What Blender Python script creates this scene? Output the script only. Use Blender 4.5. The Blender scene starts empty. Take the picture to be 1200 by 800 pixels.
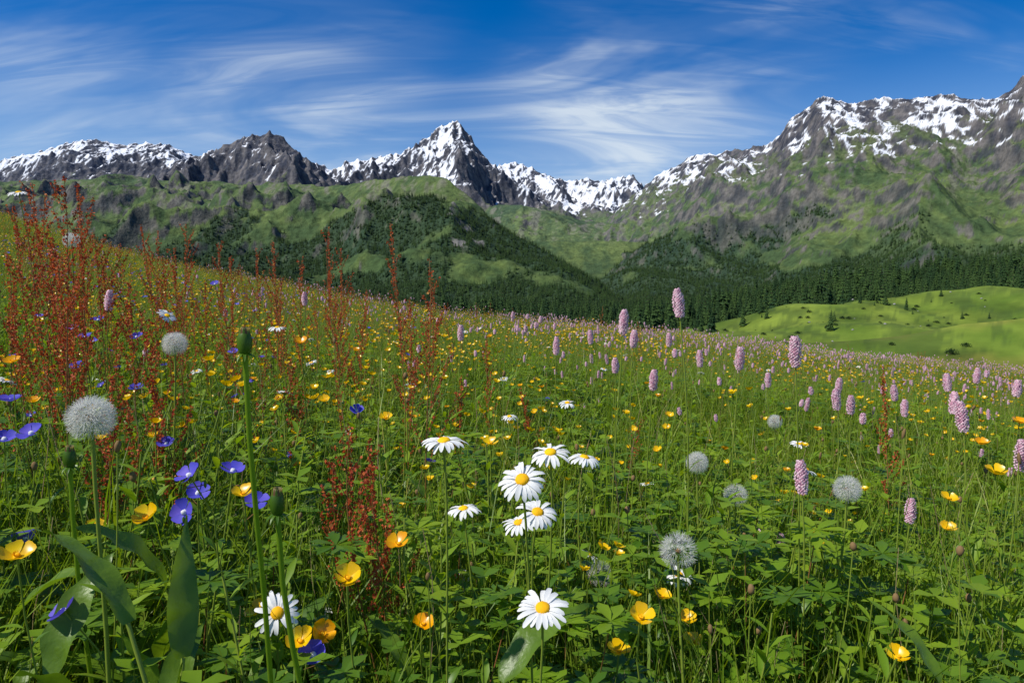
import bpy, math, random, time
import numpy as np
from mathutils import Vector, Matrix, Euler
random.seed(7); rng=np.random.default_rng(11)
scene=bpy.context.scene
scene.view_settings.view_transform='Standard'
scene.view_settings.look='None'
scene.view_settings.exposure=0
# ------------------------------------------------------------------ camera
PITCH=math.atan(50/800)
cam=bpy.data.cameras.new('camera'); camo=bpy.data.objects.new('camera',cam)
scene.collection.objects.link(camo); scene.camera=camo
cam.lens=24; cam.sensor_width=36; cam.clip_start=0.05; cam.clip_end=60000
camo.location=(0,0,0); camo.rotation_euler=(math.pi/2-PITCH,0,0)
CP,SP=math.cos(PITCH),math.sin(PITCH)
def bearing(a,b):
    "survey sheet units -> (tan bearing, tan elevation)"
    u=(a-600)/800; v=(400-b)/800
    dy=CP+v*SP; dz=-SP+v*CP
    return u/dy, dz/dy
# ------------------------------------------------------------------ noise
_p=rng.permutation(256); _perm=np.concatenate([_p,_p]).astype(np.int32)
_ang=rng.random(256)*2*np.pi; _gx=np.cos(_ang); _gy=np.sin(_ang)
def pn(x,y,seed=0):
    x=np.asarray(x,dtype=np.float64)+seed*17.31; y=np.asarray(y,dtype=np.float64)+seed*9.77
    xi=np.floor(x).astype(np.int64); yi=np.floor(y).astype(np.int64)
    xf=x-xi; yf=y-yi
    u=xf*xf*xf*(xf*(xf*6-15)+10); v=yf*yf*yf*(yf*(yf*6-15)+10)
    def g(ix,iy,fx,fy):
        h=_perm[_perm[ix&255]+(iy&255)]
        return _gx[h]*fx+_gy[h]*fy
    a=g(xi,yi,xf,yf); b=g(xi+1,yi,xf-1,yf); c=g(xi,yi+1,xf,yf-1); d=g(xi+1,yi+1,xf-1,yf-1)
    return ((a*(1-u)+b*u)*(1-v)+(c*(1-u)+d*u)*v)*1.5
def fbm(x,y,o=4,seed=0,gain=.5):
    r=0;a=1;f=1
    for i in range(o):
        r=r+a*pn(x*f,y*f,seed+i); a*=gain; f*=2.07
    return r
def ridged(x,y,o=4,seed=0,gain=.5):
    r=0;a=1;f=1;w=1
    for i in range(o):
        n=1-np.abs(pn(x*f,y*f,seed+i))*2
        n=n*np.abs(n); r=r+a*n*w; w=np.clip(n*1.3+.3,0,1); a*=gain; f*=2.1
    return r
def ss(a,b,x):
    t=np.clip((x-a)/(b-a),0,1); return t*t*(3-2*t)
# ------------------------------------------------------------------ materials
def newmat(name):
    m=bpy.data.materials.new(name); m.use_nodes=True; nt=m.node_tree; nt.nodes.clear()
    return m,nt,nt.nodes,nt.links
def plantmat(name,c1,c2,transl=.35,rough=.55,spec=.3,c3=None,tcol=None,perobj=False,patch=None,bump=None):
    m,nt,N,L=newmat(name)
    out=N.new('ShaderNodeOutputMaterial'); pr=N.new('ShaderNodeBsdfPrincipled')
    pr.inputs['Roughness'].default_value=rough
    pr.inputs['Specular IOR Level'].default_value=spec
    ramp=N.new('ShaderNodeValToRGB')
    ramp.color_ramp.elements[0].color=(*c1,1); ramp.color_ramp.elements[1].color=(*c2,1)
    if c3:
        e=ramp.color_ramp.elements.new(.9); e.color=(*c2,1); ramp.color_ramp.elements[-1].color=(*c3,1)
    if perobj: src=N.new('ShaderNodeObjectInfo').outputs['Random']
    else: src=N.new('ShaderNodeNewGeometry').outputs['Random Per Island']
    if patch:
        g=N.new('ShaderNodeNewGeometry'); nz=N.new('ShaderNodeTexNoise'); nz.inputs['Scale'].default_value=patch; nz.inputs['Detail'].default_value=1 if not bump else 4
        L.new(g.outputs['Position'],nz.inputs['Vector'])
        ad=N.new('ShaderNodeMath'); ad.operation='MULTIPLY_ADD'; ad.inputs[1].default_value=.8
        sb=N.new('ShaderNodeMath'); sb.operation='MULTIPLY_ADD'; sb.inputs[1].default_value=1.6; sb.inputs[2].default_value=-.7
        L.new(nz.outputs['Fac'],sb.inputs[0]); L.new(sb.outputs[0],ad.inputs[2]); L.new(src,ad.inputs[0]); src=ad.outputs[0]
        if bump:
            b=N.new('ShaderNodeBump'); b.inputs['Strength'].default_value=.9; b.inputs['Distance'].default_value=bump; L.new(nz.outputs['Fac'],b.inputs['Height']); L.new(b.outputs[0],pr.inputs['Normal'])
    L.new(src,ramp.inputs[0])
    L.new(ramp.outputs[0],pr.inputs['Base Color'])
    if transl>0:
        tr=N.new('ShaderNodeBsdfTranslucent'); mx=N.new('ShaderNodeMixShader'); mx.inputs[0].default_value=transl
        hs=N.new('ShaderNodeMixRGB'); hs.blend_type='MULTIPLY'; hs.inputs[0].default_value=1
        hs.inputs[2].default_value=(*(tcol or (1.55,1.4,.5)),1)
        L.new(ramp.outputs[0],hs.inputs[1]); L.new(hs.outputs[0],tr.inputs[0])
        L.new(pr.outputs[0],mx.inputs[1]); L.new(tr.outputs[0],mx.inputs[2]); L.new(mx.outputs[0],out.inputs[0])
    else: L.new(pr.outputs[0],out.inputs[0])
    return m
M_grass=plantmat('grass_blade',(.12,.22,.01),(.25,.35,.02),.45,.45,.4,c3=(.4,.39,.08),patch=1.2)
M_leaf=plantmat('herb_leaf',(.07,.165,.01),(.15,.265,.016),.42,.42,.45,patch=2.)
M_leaf2=plantmat('young_leaf',(.16,.29,.012),(.27,.39,.022),.45,.5,.35,patch=2.)
M_stem=plantmat('stem',(.13,.2,.02),(.23,.29,.035),0,.5,.3)
M_stemr=plantmat('red_stem',(.22,.08,.03),(.27,.15,.045),0,.5,.3)
M_white=plantmat('white_petal',(.82,.82,.8),(.86,.86,.84),.25,.6,.2,tcol=(1,1,1))
M_yc=plantmat('yellow_disc',(.82,.42,.01),(.88,.52,.01),0,.7,.1)
M_yel=plantmat('buttercup_petal',(.9,.52,.0),(.93,.66,.0),.3,.3,.5,tcol=(1,.95,.6))
M_or=plantmat('orange_petal',(.9,.38,.0),(.92,.48,.0),.3,.3,.5,tcol=(1,.9,.6))
M_pink=plantmat('bistort_pink',(.76,.47,.57),(.86,.66,.7),.2,.7,.1,tcol=(1,.9,1))
M_pinkd=plantmat('bistort_rose',(.62,.3,.42),(.74,.44,.52),.2,.7,.1,tcol=(1,.9,1))
M_sor=plantmat('sorrel_seed',(.34,.04,.018),(.54,.13,.035),.33,.6,.2,c3=(.54,.3,.07),tcol=(1.3,1,.8))
M_vio=plantmat('cranesbill_petal',(.08,.08,.55),(.17,.12,.65),.3,.55,.2,tcol=(1.2,1,1.2))
M_fluff=plantmat('seed_fluff',(.75,.74,.68),(.8,.79,.74),.4,.8,.1,tcol=(1,1,1))
M_brown=plantmat('brown_head',(.12,.065,.03),(.22,.14,.06),0,.8,.1)
M_straw=plantmat('straw_seed',(.34,.28,.13),(.46,.34,.2),.3,.7,.1)
M_conif=plantmat('conifer_needles',(.013,.036,.01),(.042,.08,.016),0,.8,.15,perobj=True)
M_bark=plantmat('bark',(.08,.055,.04),(.12,.09,.065),0,.9,.1)
M_rock=plantmat('boulder_rock',(.25,.24,.22),(.35,.33,.31),0,.9,.1)
M_dock=plantmat('dock_leaf',(.06,.13,.01),(.16,.27,.02),.38,.4,.5,patch=38,bump=.004)
MATS=[M_grass,M_leaf,M_leaf2,M_stem,M_stemr,M_white,M_yc,M_yel,M_or,M_pink,M_pinkd,M_sor,M_vio,M_fluff,M_brown,M_straw,M_conif,M_bark,M_rock,M_dock]
(GR,LF,LF2,ST,STR,WH,YC,YE,ORG,PK,PKD,SO,VI,FL,BR,SW,CO,BK,RK,DK)=range(len(MATS))
# ------------------------------------------------------------------ mesh builder
class MB:
    def __init__(s): s.v=[];s.f=[];s.m=[]
    def add(s,vs,fs,mat):
        o=len(s.v); s.v.extend([tuple(a) for a in vs]); s.f.extend([tuple(i+o for i in f) for f in fs]); s.m.extend([mat]*len(fs))
    def mesh(s,name,smooth=True):
        me=bpy.data.meshes.new(name); me.from_pydata(s.v,[],s.f)
        used=sorted(set(s.m)); mp={k:i for i,k in enumerate(used)}
        for k in used: me.materials.append(MATS[k])
        me.polygons.foreach_set('material_index',[mp[k] for k in s.m])
        me.polygons.foreach_set('use_smooth',[smooth]*len(s.f)); me.update(); return me
    def arr(s):
        return (np.array(s.v),np.concatenate([np.array(f) for f in s.f]),np.array([len(f) for f in s.f]),np.array(s.m))
def mkarr(fn):
    m=MB(); fn(m); return m.arr()
def bake(name,items):
    """items: list of (arr, P(n,3), rz, tx, ty, scale) -> one mesh"""
    Vs=[];Ls=[];Ts=[];Ms=[];off=0
    for (V,lp,tot,mt),P,rz,tx,ty,sc in items:
        n=len(P)
        if n==0: continue
        c,s=np.cos(rz),np.sin(rz)
        x=(V[None,:,0]*c[:,None]-V[None,:,1]*s[:,None])*sc[:,None]; y=(V[None,:,0]*s[:,None]+V[None,:,1]*c[:,None])*sc[:,None]; z=V[None,:,2]*sc[:,None]
        W=np.stack([x+z*tx[:,None]+P[:,0:1],y+z*ty[:,None]+P[:,1:2],z+P[:,2:3]],-1).reshape(-1,3)
        Vs.append(W); nv=len(V)
        Ls.append((lp[None]+(np.arange(n)*nv)[:,None]).reshape(-1)+off); off+=nv*n
        Ts.append(np.tile(tot,n)); Ms.append(np.tile(mt,n))
    V=np.concatenate(Vs).astype(np.float32);Lp=np.concatenate(Ls).astype(np.int32);T=np.concatenate(Ts).astype(np.int32);M=np.concatenate(Ms).astype(np.int32)
    me=bpy.data.meshes.new(name); me.vertices.add(len(V)); me.vertices.foreach_set('co',V.reshape(-1))
    me.loops.add(len(Lp)); me.loops.foreach_set('vertex_index',Lp)
    me.polygons.add(len(T)); me.polygons.foreach_set('loop_start',np.concatenate([[0],np.cumsum(T)[:-1]]).astype(np.int32))
    for m in MATS: me.materials.append(m)
    me.polygons.foreach_set('material_index',M); me.polygons.foreach_set('use_smooth',np.ones(len(T),bool)); me.update(calc_edges=True)
    return me
def basis(n):
    n=Vector(n).normalized(); a=Vector((1,0,0)) if abs(n.x)<.9 else Vector((0,1,0))
    u=a.cross(n).normalized(); v=n.cross(u); return u,v,n
def R(a,b): return random.uniform(a,b)
def tube(mb,pts,rad,mat,sides=5):
    vs=[];fs=[];n=len(pts)
    pts=[Vector(p) for p in pts]
    for i,p in enumerate(pts):
        d=(pts[min(i+1,n-1)]-pts[max(i-1,0)]); u,v,_=basis(d); r=rad[i] if isinstance(rad,(list,tuple)) else rad
        for k in range(sides):
            a=2*math.pi*k/sides; vs.append(p+u*(r*math.cos(a))+v*(r*math.sin(a)))
    for i in range(n-1):
        for k in range(sides):
            k2=(k+1)%sides; fs.append((i*sides+k,i*sides+k2,(i+1)*sides+k2,(i+1)*sides+k))
    mb.add(vs,fs,mat)
def curve(a,b,n=6,sway=.02,nrm=None):
    a=Vector(a);b=Vector(b); L=(b-a).length
    c1=a+Vector((0,0,L*.45))+Vector((R(-sway,sway),R(-sway,sway),0))
    nn=Vector(nrm).normalized() if nrm else Vector((0,0,1))
    c2=b-nn*(L*.28)
    out=[]
    for i in range(n+1):
        t=i/n; out.append(a*(1-t)**3+c1*(3*t*(1-t)**2)+c2*(3*t*t*(1-t))+b*t**3)
    return out
def leaf(mb,base,az,L,W,up,droop,mat,segs=6,fold=.25,pw=.8,roll=0,wave=0):
    h=Vector((math.cos(az),math.sin(az),0)); sd=Vector((-math.sin(az),math.cos(az),0))
    p=Vector(base); vs=[];fs=[]
    for i in range(segs+1):
        t=i/segs; e=up-droop*t
        d=h*math.cos(e)+Vector((0,0,1))*math.sin(e); nr=d.cross(sd)
        s2=sd*math.cos(roll+t*roll)+nr*math.sin(roll+t*roll)
        w=W*.5*max(.06,math.sin(math.pi*min(1,(t*.94+.05))**pw))
        wv=nr*(wave*W*math.sin(t*17+az*3)); wv2=nr*(wave*W*math.sin(t*21+az*5))
        vs+= [p-s2*w-nr*(-fold*w)+wv, p, p+s2*w+nr*(fold*w)-wv2]
        if i<segs: p=p+d*(L/segs)
    for i in range(segs):
        a=i*3; fs+=[(a,a+1,a+4,a+3),(a+1,a+2,a+5,a+4)]
    mb.add(vs,fs,mat)
def blade(mb,base,az,L,W,up,droop,mat,segs=5):
    h=Vector((math.cos(az),math.sin(az),0)); a2=az+R(.6,2.4); sd=Vector((math.cos(a2),math.sin(a2),0))
    p=Vector(base); vs=[];fs=[]
    for i in range(segs):
        t=i/segs; e=up-droop*t*t; d=h*math.cos(e)+Vector((0,0,1))*math.sin(e)
        w=W*.5*(1-.75*t**1.6); vs+=[p-sd*w,p+sd*w]; p=p+d*(L/segs)
    vs.append(p)
    for i in range(segs-1): fs.append((2*i,2*i+1,2*i+3,2*i+2))
    fs.append((2*segs-2,2*segs-1,2*segs)); mb.add(vs,fs,mat)
def dome(mb,c,n,r,h,mat,rings=3,sides=9,jit=.0,zoff=0):
    u,v,n=basis(n); c=Vector(c); vs=[];fs=[]
    for i in range(rings):
        a=i/rings*math.pi/2
        for k in range(sides):
            b=2*math.pi*k/sides+i*.3; rr=r*math.cos(a)
            vs.append(c+u*(rr*math.cos(b))+v*(rr*math.sin(b))+n*(h*math.sin(a)+zoff+R(-jit,jit)))
    vs.append(c+n*(h+zoff))
    for i in range(rings-1):
        for k in range(sides):
            k2=(k+1)%sides; fs.append((i*sides+k,i*sides+k2,(i+1)*sides+k2,(i+1)*sides+k))
    for k in range(sides): fs.append(((rings-1)*sides+k,(rings-1)*sides+(k+1)%sides,rings*sides))
    mb.add(vs,fs,mat)
def ellipsoid(mb,c,n,r,h,mat,rings=6,sides=8,jit=0):
    u,v,n=basis(n); c=Vector(c); vs=[];fs=[]
    for i in range(rings+1):
        a=-math.pi/2+math.pi*i/rings
        for k in range(sides):
            b=2*math.pi*k/sides; rr=max(.03*r,r*math.cos(a))*(1+R(-jit,jit))
            vs.append(c+u*(rr*math.cos(b))+v*(rr*math.sin(b))+n*(h*math.sin(a)))
    for i in range(rings):
        for k in range(sides):
            k2=(k+1)%sides; fs.append((i*sides+k,i*sides+k2,(i+1)*sides+k2,(i+1)*sides+k))
    mb.add(vs,fs,mat)
def petals(mb,c,n,prof,count,mat,ph=0,jit=.1,drop=0,var=.1):
    u,v,n=basis(n); c=Vector(c)
    for i in range(count):
        if R(0,1)<drop: continue
        a=ph+2*math.pi*(i+R(-jit,jit))/count; d=u*math.cos(a)+v*math.sin(a); s=-u*math.sin(a)+v*math.cos(a)
        k=R(1-var,1+var*.8); tz=R(-.12,.12); tw=R(-.25,.25)
        vs=[];fs=[]
        for (r,w,z) in prof:
            q=c+d*(r*k)+n*(z+tz*r)
            vs+=[q-s*w-n*(tw*w-.25*w),q,q+s*w+n*(tw*w+.25*w)]
        for j in range(len(prof)-1):
            b=j*3; fs+=[(b,b+1,b+4,b+3),(b+1,b+2,b+5,b+4)]
        mb.add(vs,fs,mat)
def stemleaves(mb,pts,n,L,W,mat,lo=.05,hi=.6):
    for i in range(n):
        t=lo+(hi-lo)*i/max(1,n-1); k=t*(len(pts)-1); j=min(int(k),len(pts)-2); p=pts[j].lerp(pts[j+1],k-j)
        leaf(mb,p,R(0,6.28),L*R(.7,1.2)*(1-.5*t),W*R(.7,1.2),R(.5,1.1),R(.4,1.2),mat,segs=4)
# --- species
def daisy(mb,base,head,n,Rr=.026,full=True):
    pts=curve(base,head,7,.03,n); tube(mb,pts,[.0013]*len(pts),ST,4)
    stemleaves(mb,pts,4 if full else 2,.05,.01,LF,.08,.6)
    q=R(-.05,.2)
    prof=[(.006,.0012,.0),(.011,.0025,.0012-q*.002),(.018,.0029,.0008-q*.01),(Rr*.93,.0022,-.001-q*.02),(Rr,.0008,-.002-q*.03)]
    petals(mb,head,n,prof,int(R(18,24)),WH,R(0,1),.2,.05,.14)
    dome(mb,head,n,.0076,.004,YC,4,14,.0005,.0005)
    dome(mb,Vector(head),-Vector(n),.009,.005,ST,3,8)
def cupflower(mb,base,head,n,Rr,mat,cup=1,leafy=True,ctr=YC):
    pts=curve(base,head,6,.03,n); tube(mb,pts,[.0011]*len(pts),ST,4)
    if leafy: stemleaves(mb,pts,3,.045,.008,LF,.15,.75)
    prof=[(.001,.0008,0),(Rr*.4,Rr*.3,Rr*.12*cup),(Rr*.72,Rr*.5,Rr*.34*cup),(Rr*.9,Rr*.43,Rr*.55*cup),(Rr*.97,Rr*.18,Rr*.66*cup)]
    petals(mb,head,n,prof,5,mat,R(0,1),.1,0,.13)
    dome(mb,head,n,Rr*.24,Rr*.25,ctr,2,8,.0005,.0005)
    if leafy and mat!=VI:
        u,v,w=basis(n)
        for i in range(14):
            a=i*.45; d=u*math.cos(a)+v*math.sin(a); q=Vector(head)+d*Rr*.2+w*Rr*.3
            mb.add([Vector(head)+d*Rr*.1,q+u*.0006,q-u*.0006+w*.0012],[(0,1,2)],ctr)
    dome(mb,head,-Vector(n),Rr*.2,Rr*.15,ST,2,6)
def cranesbill(mb,base,head,n,Rr=.016):
    cupflower(mb,base,head,n,Rr,VI,.6,True,WH)
    n=Vector(n).normalized(); h=Vector(head)
    for i in range(2):
        q=h+Vector((R(-.02,.02),R(-.02,.02),R(-.025,-.005))); tube(mb,[h-n*.02,q],.0006,STR,3); ellipsoid(mb,q,(0,0,1),.002,.005,LF,3,5)
def bistort(mb,base,head,L=.045,r=.0075,N=130,sides=4):
    head=Vector(head); n=Vector((R(-.14,.14),R(-.14,.14),1)).normalized()
    pts=curve(base,head-n*L*.5,7,.03,n); tube(mb,pts,[.0013]*len(pts),ST,4)
    stemleaves(mb,pts,3,.07,.012,LF,.1,.6)
    u,v,_=basis(n)
    ellipsoid(mb,head,n,r*.75,L*.5,PKD,5,6)
    for i in range(N):
        t=(i+.5)/N; a=i*2.39996; prof=(math.sin(math.pi*min(1,t*.85+.12)))**.45
        rr=r*prof*R(.85,1.25); d=u*math.cos(a)+v*math.sin(a)
        c=head+n*(L*(t-.5))+d*rr; s=r*R(.22,.38)*(130/N)**.4
        sd=n.cross(d); out=(d+n*.4).normalized()
        vs=[c+sd*s,c+n*s,c-sd*s,c-n*s,c+out*s*1.3]
        mb.add(vs,[(0,1,4),(1,2,4),(2,3,4),(3,0,4)],PK if R(0,1)<.7 else PKD)
def sorrel(mb,base,top,nb=14,dens=1.,spread=1.,disc=.0026):
    pts=curve(base,top,9,.05,(R(-.15,.15),R(-.15,.15),1)); tube(mb,pts,[.0018-.0012*i/9 for i in range(10)],STR,4)
    H=(pts[-1]-pts[0]).length
    stemleaves(mb,pts,3,.09,.02,LF,.03,.35)
    def discs(a,b):
        L=(b-a).length; k=max(2,int(L/.0055*dens))
        for i in range(k):
            p=a.lerp(b,(i+R(0,1))/k)
            for j in range(3):
                q=p+Vector((R(-1,1),R(-1,1),R(-1,1)))*.0035; uu,vv,_=basis((R(-1,1),R(-1,1),R(-.5,1)+.01)); s=disc*R(.6,1.15)
                mb.add([q+uu*s,q+vv*s,q-uu*s,q-vv*s],[(0,1,2,3)],SO)
    for i in range(nb):
        t=.42+.55*i/nb; k=t*9; j=min(int(k),8); p=pts[j].lerp(pts[j+1],k-j)
        a=R(0,6.28); l=H*.16*(1.15-t)*1.6*R(.6,1.2)*spread
        q=p+Vector((math.cos(a)*.42,math.sin(a)*.42,.9))*l
        tube(mb,[p,q],.0005,STR,3); discs(p.lerp(q,.15),q)
    discs(pts[6],pts[9])
def clock(mb,base,head,Rr=.024,N=150,thick=.0003,part=1.):
    head=Vector(head); pts=curve(base,head,7,.03); tube(mb,pts,[.0022]*5+[.0019]*3,ST,6)
    ellipsoid(mb,head,(0,0,1),.0042,.0036,BR,4,7)
    petals(mb,head-Vector((0,0,.002)),(0,0,-1),[(.003,.001,0),(.008,.0012,.004),(.012,.0004,.011)],10,LF)
    for i in range(N):
        z=1-2*(i+.5)/N
        if z<-.8 or R(0,1)>part: continue
        a=i*2.39996; rr=math.sqrt(1-z*z); d=Vector((rr*math.cos(a)+R(-.06,.06),rr*math.sin(a)+R(-.06,.06),z+R(-.05,.05))).normalized(); u,v,_=basis(d)
        rk=R(.9,1.06)
        p0=head+d*.004; p1=head+d*(Rr*.66*rk)
        mb.add([p0+u*thick*.6,p0-u*thick*.6,p1],[(0,1,2)],BR if R(0,1)<.5 else FL)
        for k in range(11):
            b=2*math.pi*(k+R(0,.6))/11; dd=u*math.cos(b)+v*math.sin(b); q=p1+(d*.75+dd*.8)*(Rr*.42*R(.8,1.15))
            sd=d.cross(dd)*thick*.6
            mb.add([p1+sd,p1-sd,q-sd*.7,q+sd*.7],[(0,1,2,3)],FL)
def closedbud(mb,base,head,r=.0068):
    head=Vector(head); pts=curve(base,head,7,.03); tube(mb,pts,[.003,.0029,.0028,.0027,.0025,.0025,.0025,.0025],LF2,7)
    ellipsoid(mb,head+Vector((0,0,.008)),(0,0,1),r,.013,LF,7,10,.06)
    for i in range(14):
        a=i*.45; b=head+Vector((math.cos(a)*r*.75,math.sin(a)*r*.75,.0))
        leaf(mb,b,a,.022,.005,1.5,-.3,LF if i%2 else BR,4,.2)
    for i in range(10):
        a=i*.63; leaf(mb,head+Vector((0,0,-.001)),a,.014,.003,-.2,1.2,LF,3,.2)
    tube(mb,[head+Vector((0,0,.016)),head+Vector((.001,0,.022))],[.0035,.0042],SW,7)
def ribwort(mb,base,head,r=.004,h=.008):
    pts=curve(base,head,5,.03); tube(mb,pts,.0009,ST,4); ellipsoid(mb,head,(R(-.2,.2),R(-.2,.2),1),r,h,BR,5,7,.15)
def grass_clump(mb,n=18,h=(.2,.42),w=(.0025,.005),spread=.06,culms=1,segs=6,ns=26):
    for i in range(n):
        a=R(0,6.28); r=spread*math.sqrt(R(0,1)); b=(r*math.cos(a),r*math.sin(a),-.01)
        blade(mb,b,R(0,6.28),R(*h),R(*w),R(1.15,1.52),R(.2,1.5),GR,segs)
    for i in range(culms):
        b=Vector((R(-.04,.04),R(-.04,.04),0)); top=b+Vector((R(-.06,.06),R(-.06,.06),R(.45,.62)))
        pts=curve(b,top,6,.03,(R(-.3,.3),R(-.3,.3),1)); tube(mb,pts,.0006,SW if R(0,1)<.25 else GR,3)
        for j in range(ns):
            t=.78+.22*j/ns; k=t*6; q=min(int(k),5); p=pts[q].lerp(pts[q+1],k-q)+Vector((R(-1,1),R(-1,1),R(-.5,.5)))*.012*(1.3-t)*1.6
            leaf(mb,p,R(0,6.28),.006,.0018,R(.4,1.4),0,SW,1,.1)
def broad_herb(mb,n=7,L=(.12,.24),W=(.025,.045),up=(.9,1.4)):
    for i in range(n):
        a=2*math.pi*i/n+R(-.4,.4); leaf(mb,(R(-.02,.02),R(-.02,.02),R(0,.1)),a,R(*L),R(*W),R(*up),R(.5,1.5),LF,8,.3,.85,R(-.2,.2),.06)
def palmate_herb(mb,n=6):
    for i in range(n):
        a=R(0,6.28); tip=Vector((math.cos(a)*R(.02,.09),math.sin(a)*R(.02,.09),R(.15,.36)))
        tube(mb,curve((0,0,0),tip,3,.02),.0008,STR if R(0,1)<.3 else ST,3)
        tl=R(-.3,.5); sz=R(.8,1.25); mt=LF2 if i%3==0 else LF
        for k in range(7):
            b=a+(k-3)*.78; ln=.034*sz*(1-.08*abs(k-3))
            leaf(mb,tip,b,ln,.012*sz,tl*math.cos(b-a)*-.8+.15,R(.1,.5),mt,3,.2,1.3)
            for s in(-1,1):
                m=tip+Vector((math.cos(b),math.sin(b),.05))*ln*.45
                leaf(mb,m,b+s*.6,ln*.5,.006*sz,.1,.3,mt,2,.2,1.)
def low_herb(mb,n=18):
    for i in range(n):
        a=R(0,6.28); r=R(.0,.08); h=R(.06,.3); c=Vector((math.cos(a)*r,math.sin(a)*r,h))
        b=R(0,6.28)
        tube(mb,[(c.x*.5,c.y*.5,0),c],.0006,ST,3)
        for k in range(3): leaf(mb,c,b+k*2.09,R(.016,.026),R(.012,.017),R(-.1,.5),R(0,.5),LF2 if i%2 else LF,2,.15,1.)
def leafy_stem(mb,h=.34,nl=16,segs=4):
    pts=curve((0,0,0),(R(-.06,.06),R(-.06,.06),h),7,.04); tube(mb,pts,.0014,ST,4)
    for i in range(nl):
        t=.1+.88*i/nl; k=t*7; j=min(int(k),6); p=pts[j].lerp(pts[j+1],k-j)
        leaf(mb,p,i*2.4,R(.045,.08)*(1.15-.6*t),R(.012,.022)*(1.1-.5*t),R(.5,1.),R(.3,1.1),LF2 if t>.55 else LF,segs,.25,1.)
# ------------------------------------------------------------------ ground
def gz(x,y):
    x=np.asarray(x,float); y=np.asarray(y,float)
    xc=np.clip(x,-20,40)
    lat=np.where(xc<0,-.09*xc+.0072*xc*xc,-.112*xc)
    z=-.76-.008*y+lat+.05*pn(x/1.7,y/1.7,3)+.14*pn(x/7,y/7,5)*np.clip(y/6,0,1)
    d=np.clip(y-16,0,None); dq=np.minimum(d,25)
    return z-.006*dq*dq-.3*np.clip(d-25,0,None)
def gridmesh(name,X,Y,Z,cols=None,mat=None,smooth=True):
    r,c=X.shape; me=bpy.data.meshes.new(name); n=r*c
    co=np.stack([X,Y,Z],-1).reshape(-1).astype(np.float32)
    me.vertices.add(n); me.vertices.foreach_set('co',co)
    idx=np.arange(n).reshape(r,c); q=np.stack([idx[:-1,:-1],idx[:-1,1:],idx[1:,1:],idx[1:,:-1]],-1).reshape(-1)
    nf=(r-1)*(c-1); me.loops.add(nf*4); me.loops.foreach_set('vertex_index',q.astype(np.int32))
    me.polygons.add(nf); me.polygons.foreach_set('loop_start',np.arange(nf,dtype=np.int32)*4)
    me.polygons.foreach_set('use_smooth',np.full(nf,smooth)); me.update(calc_edges=True)
    if cols is not None:
        at=me.color_attributes.new('Col','FLOAT_COLOR','POINT'); at.data.foreach_set('color',cols.reshape(-1).astype(np.float32))
    if mat: me.materials.append(mat)
    o=bpy.data.objects.new(name,me); scene.collection.objects.link(o); return o
def groundmat():
    m,nt,N,L=newmat('meadow_soil'); out=N.new('ShaderNodeOutputMaterial'); pr=N.new('ShaderNodeBsdfPrincipled'); pr.inputs['Roughness'].default_value=.95
    g=N.new('ShaderNodeNewGeometry'); n=N.new('ShaderNodeTexNoise'); n.inputs['Scale'].default_value=6; n.inputs['Detail'].default_value=4
    r=N.new('ShaderNodeValToRGB'); r.color_ramp.elements[0].color=(.045,.06,.015,1); r.color_ramp.elements[1].color=(.12,.18,.025,1)
    r.color_ramp.elements[0].position=.35; r.color_ramp.elements[1].position=.65
    L.new(g.outputs['Position'],n.inputs['Vector']); L.new(n.outputs['Fac'],r.inputs[0]); L.new(r.outputs[0],pr.inputs['Base Color'])
    L.new(pr.outputs[0],out.inputs[0]); return m
xs=np.linspace(-60,60,300); ys=np.linspace(-15,42,180); X,Y=np.meshgrid(xs,ys)
gridmesh('meadow_ground',X,Y,gz(X,Y),mat=groundmat())
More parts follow.
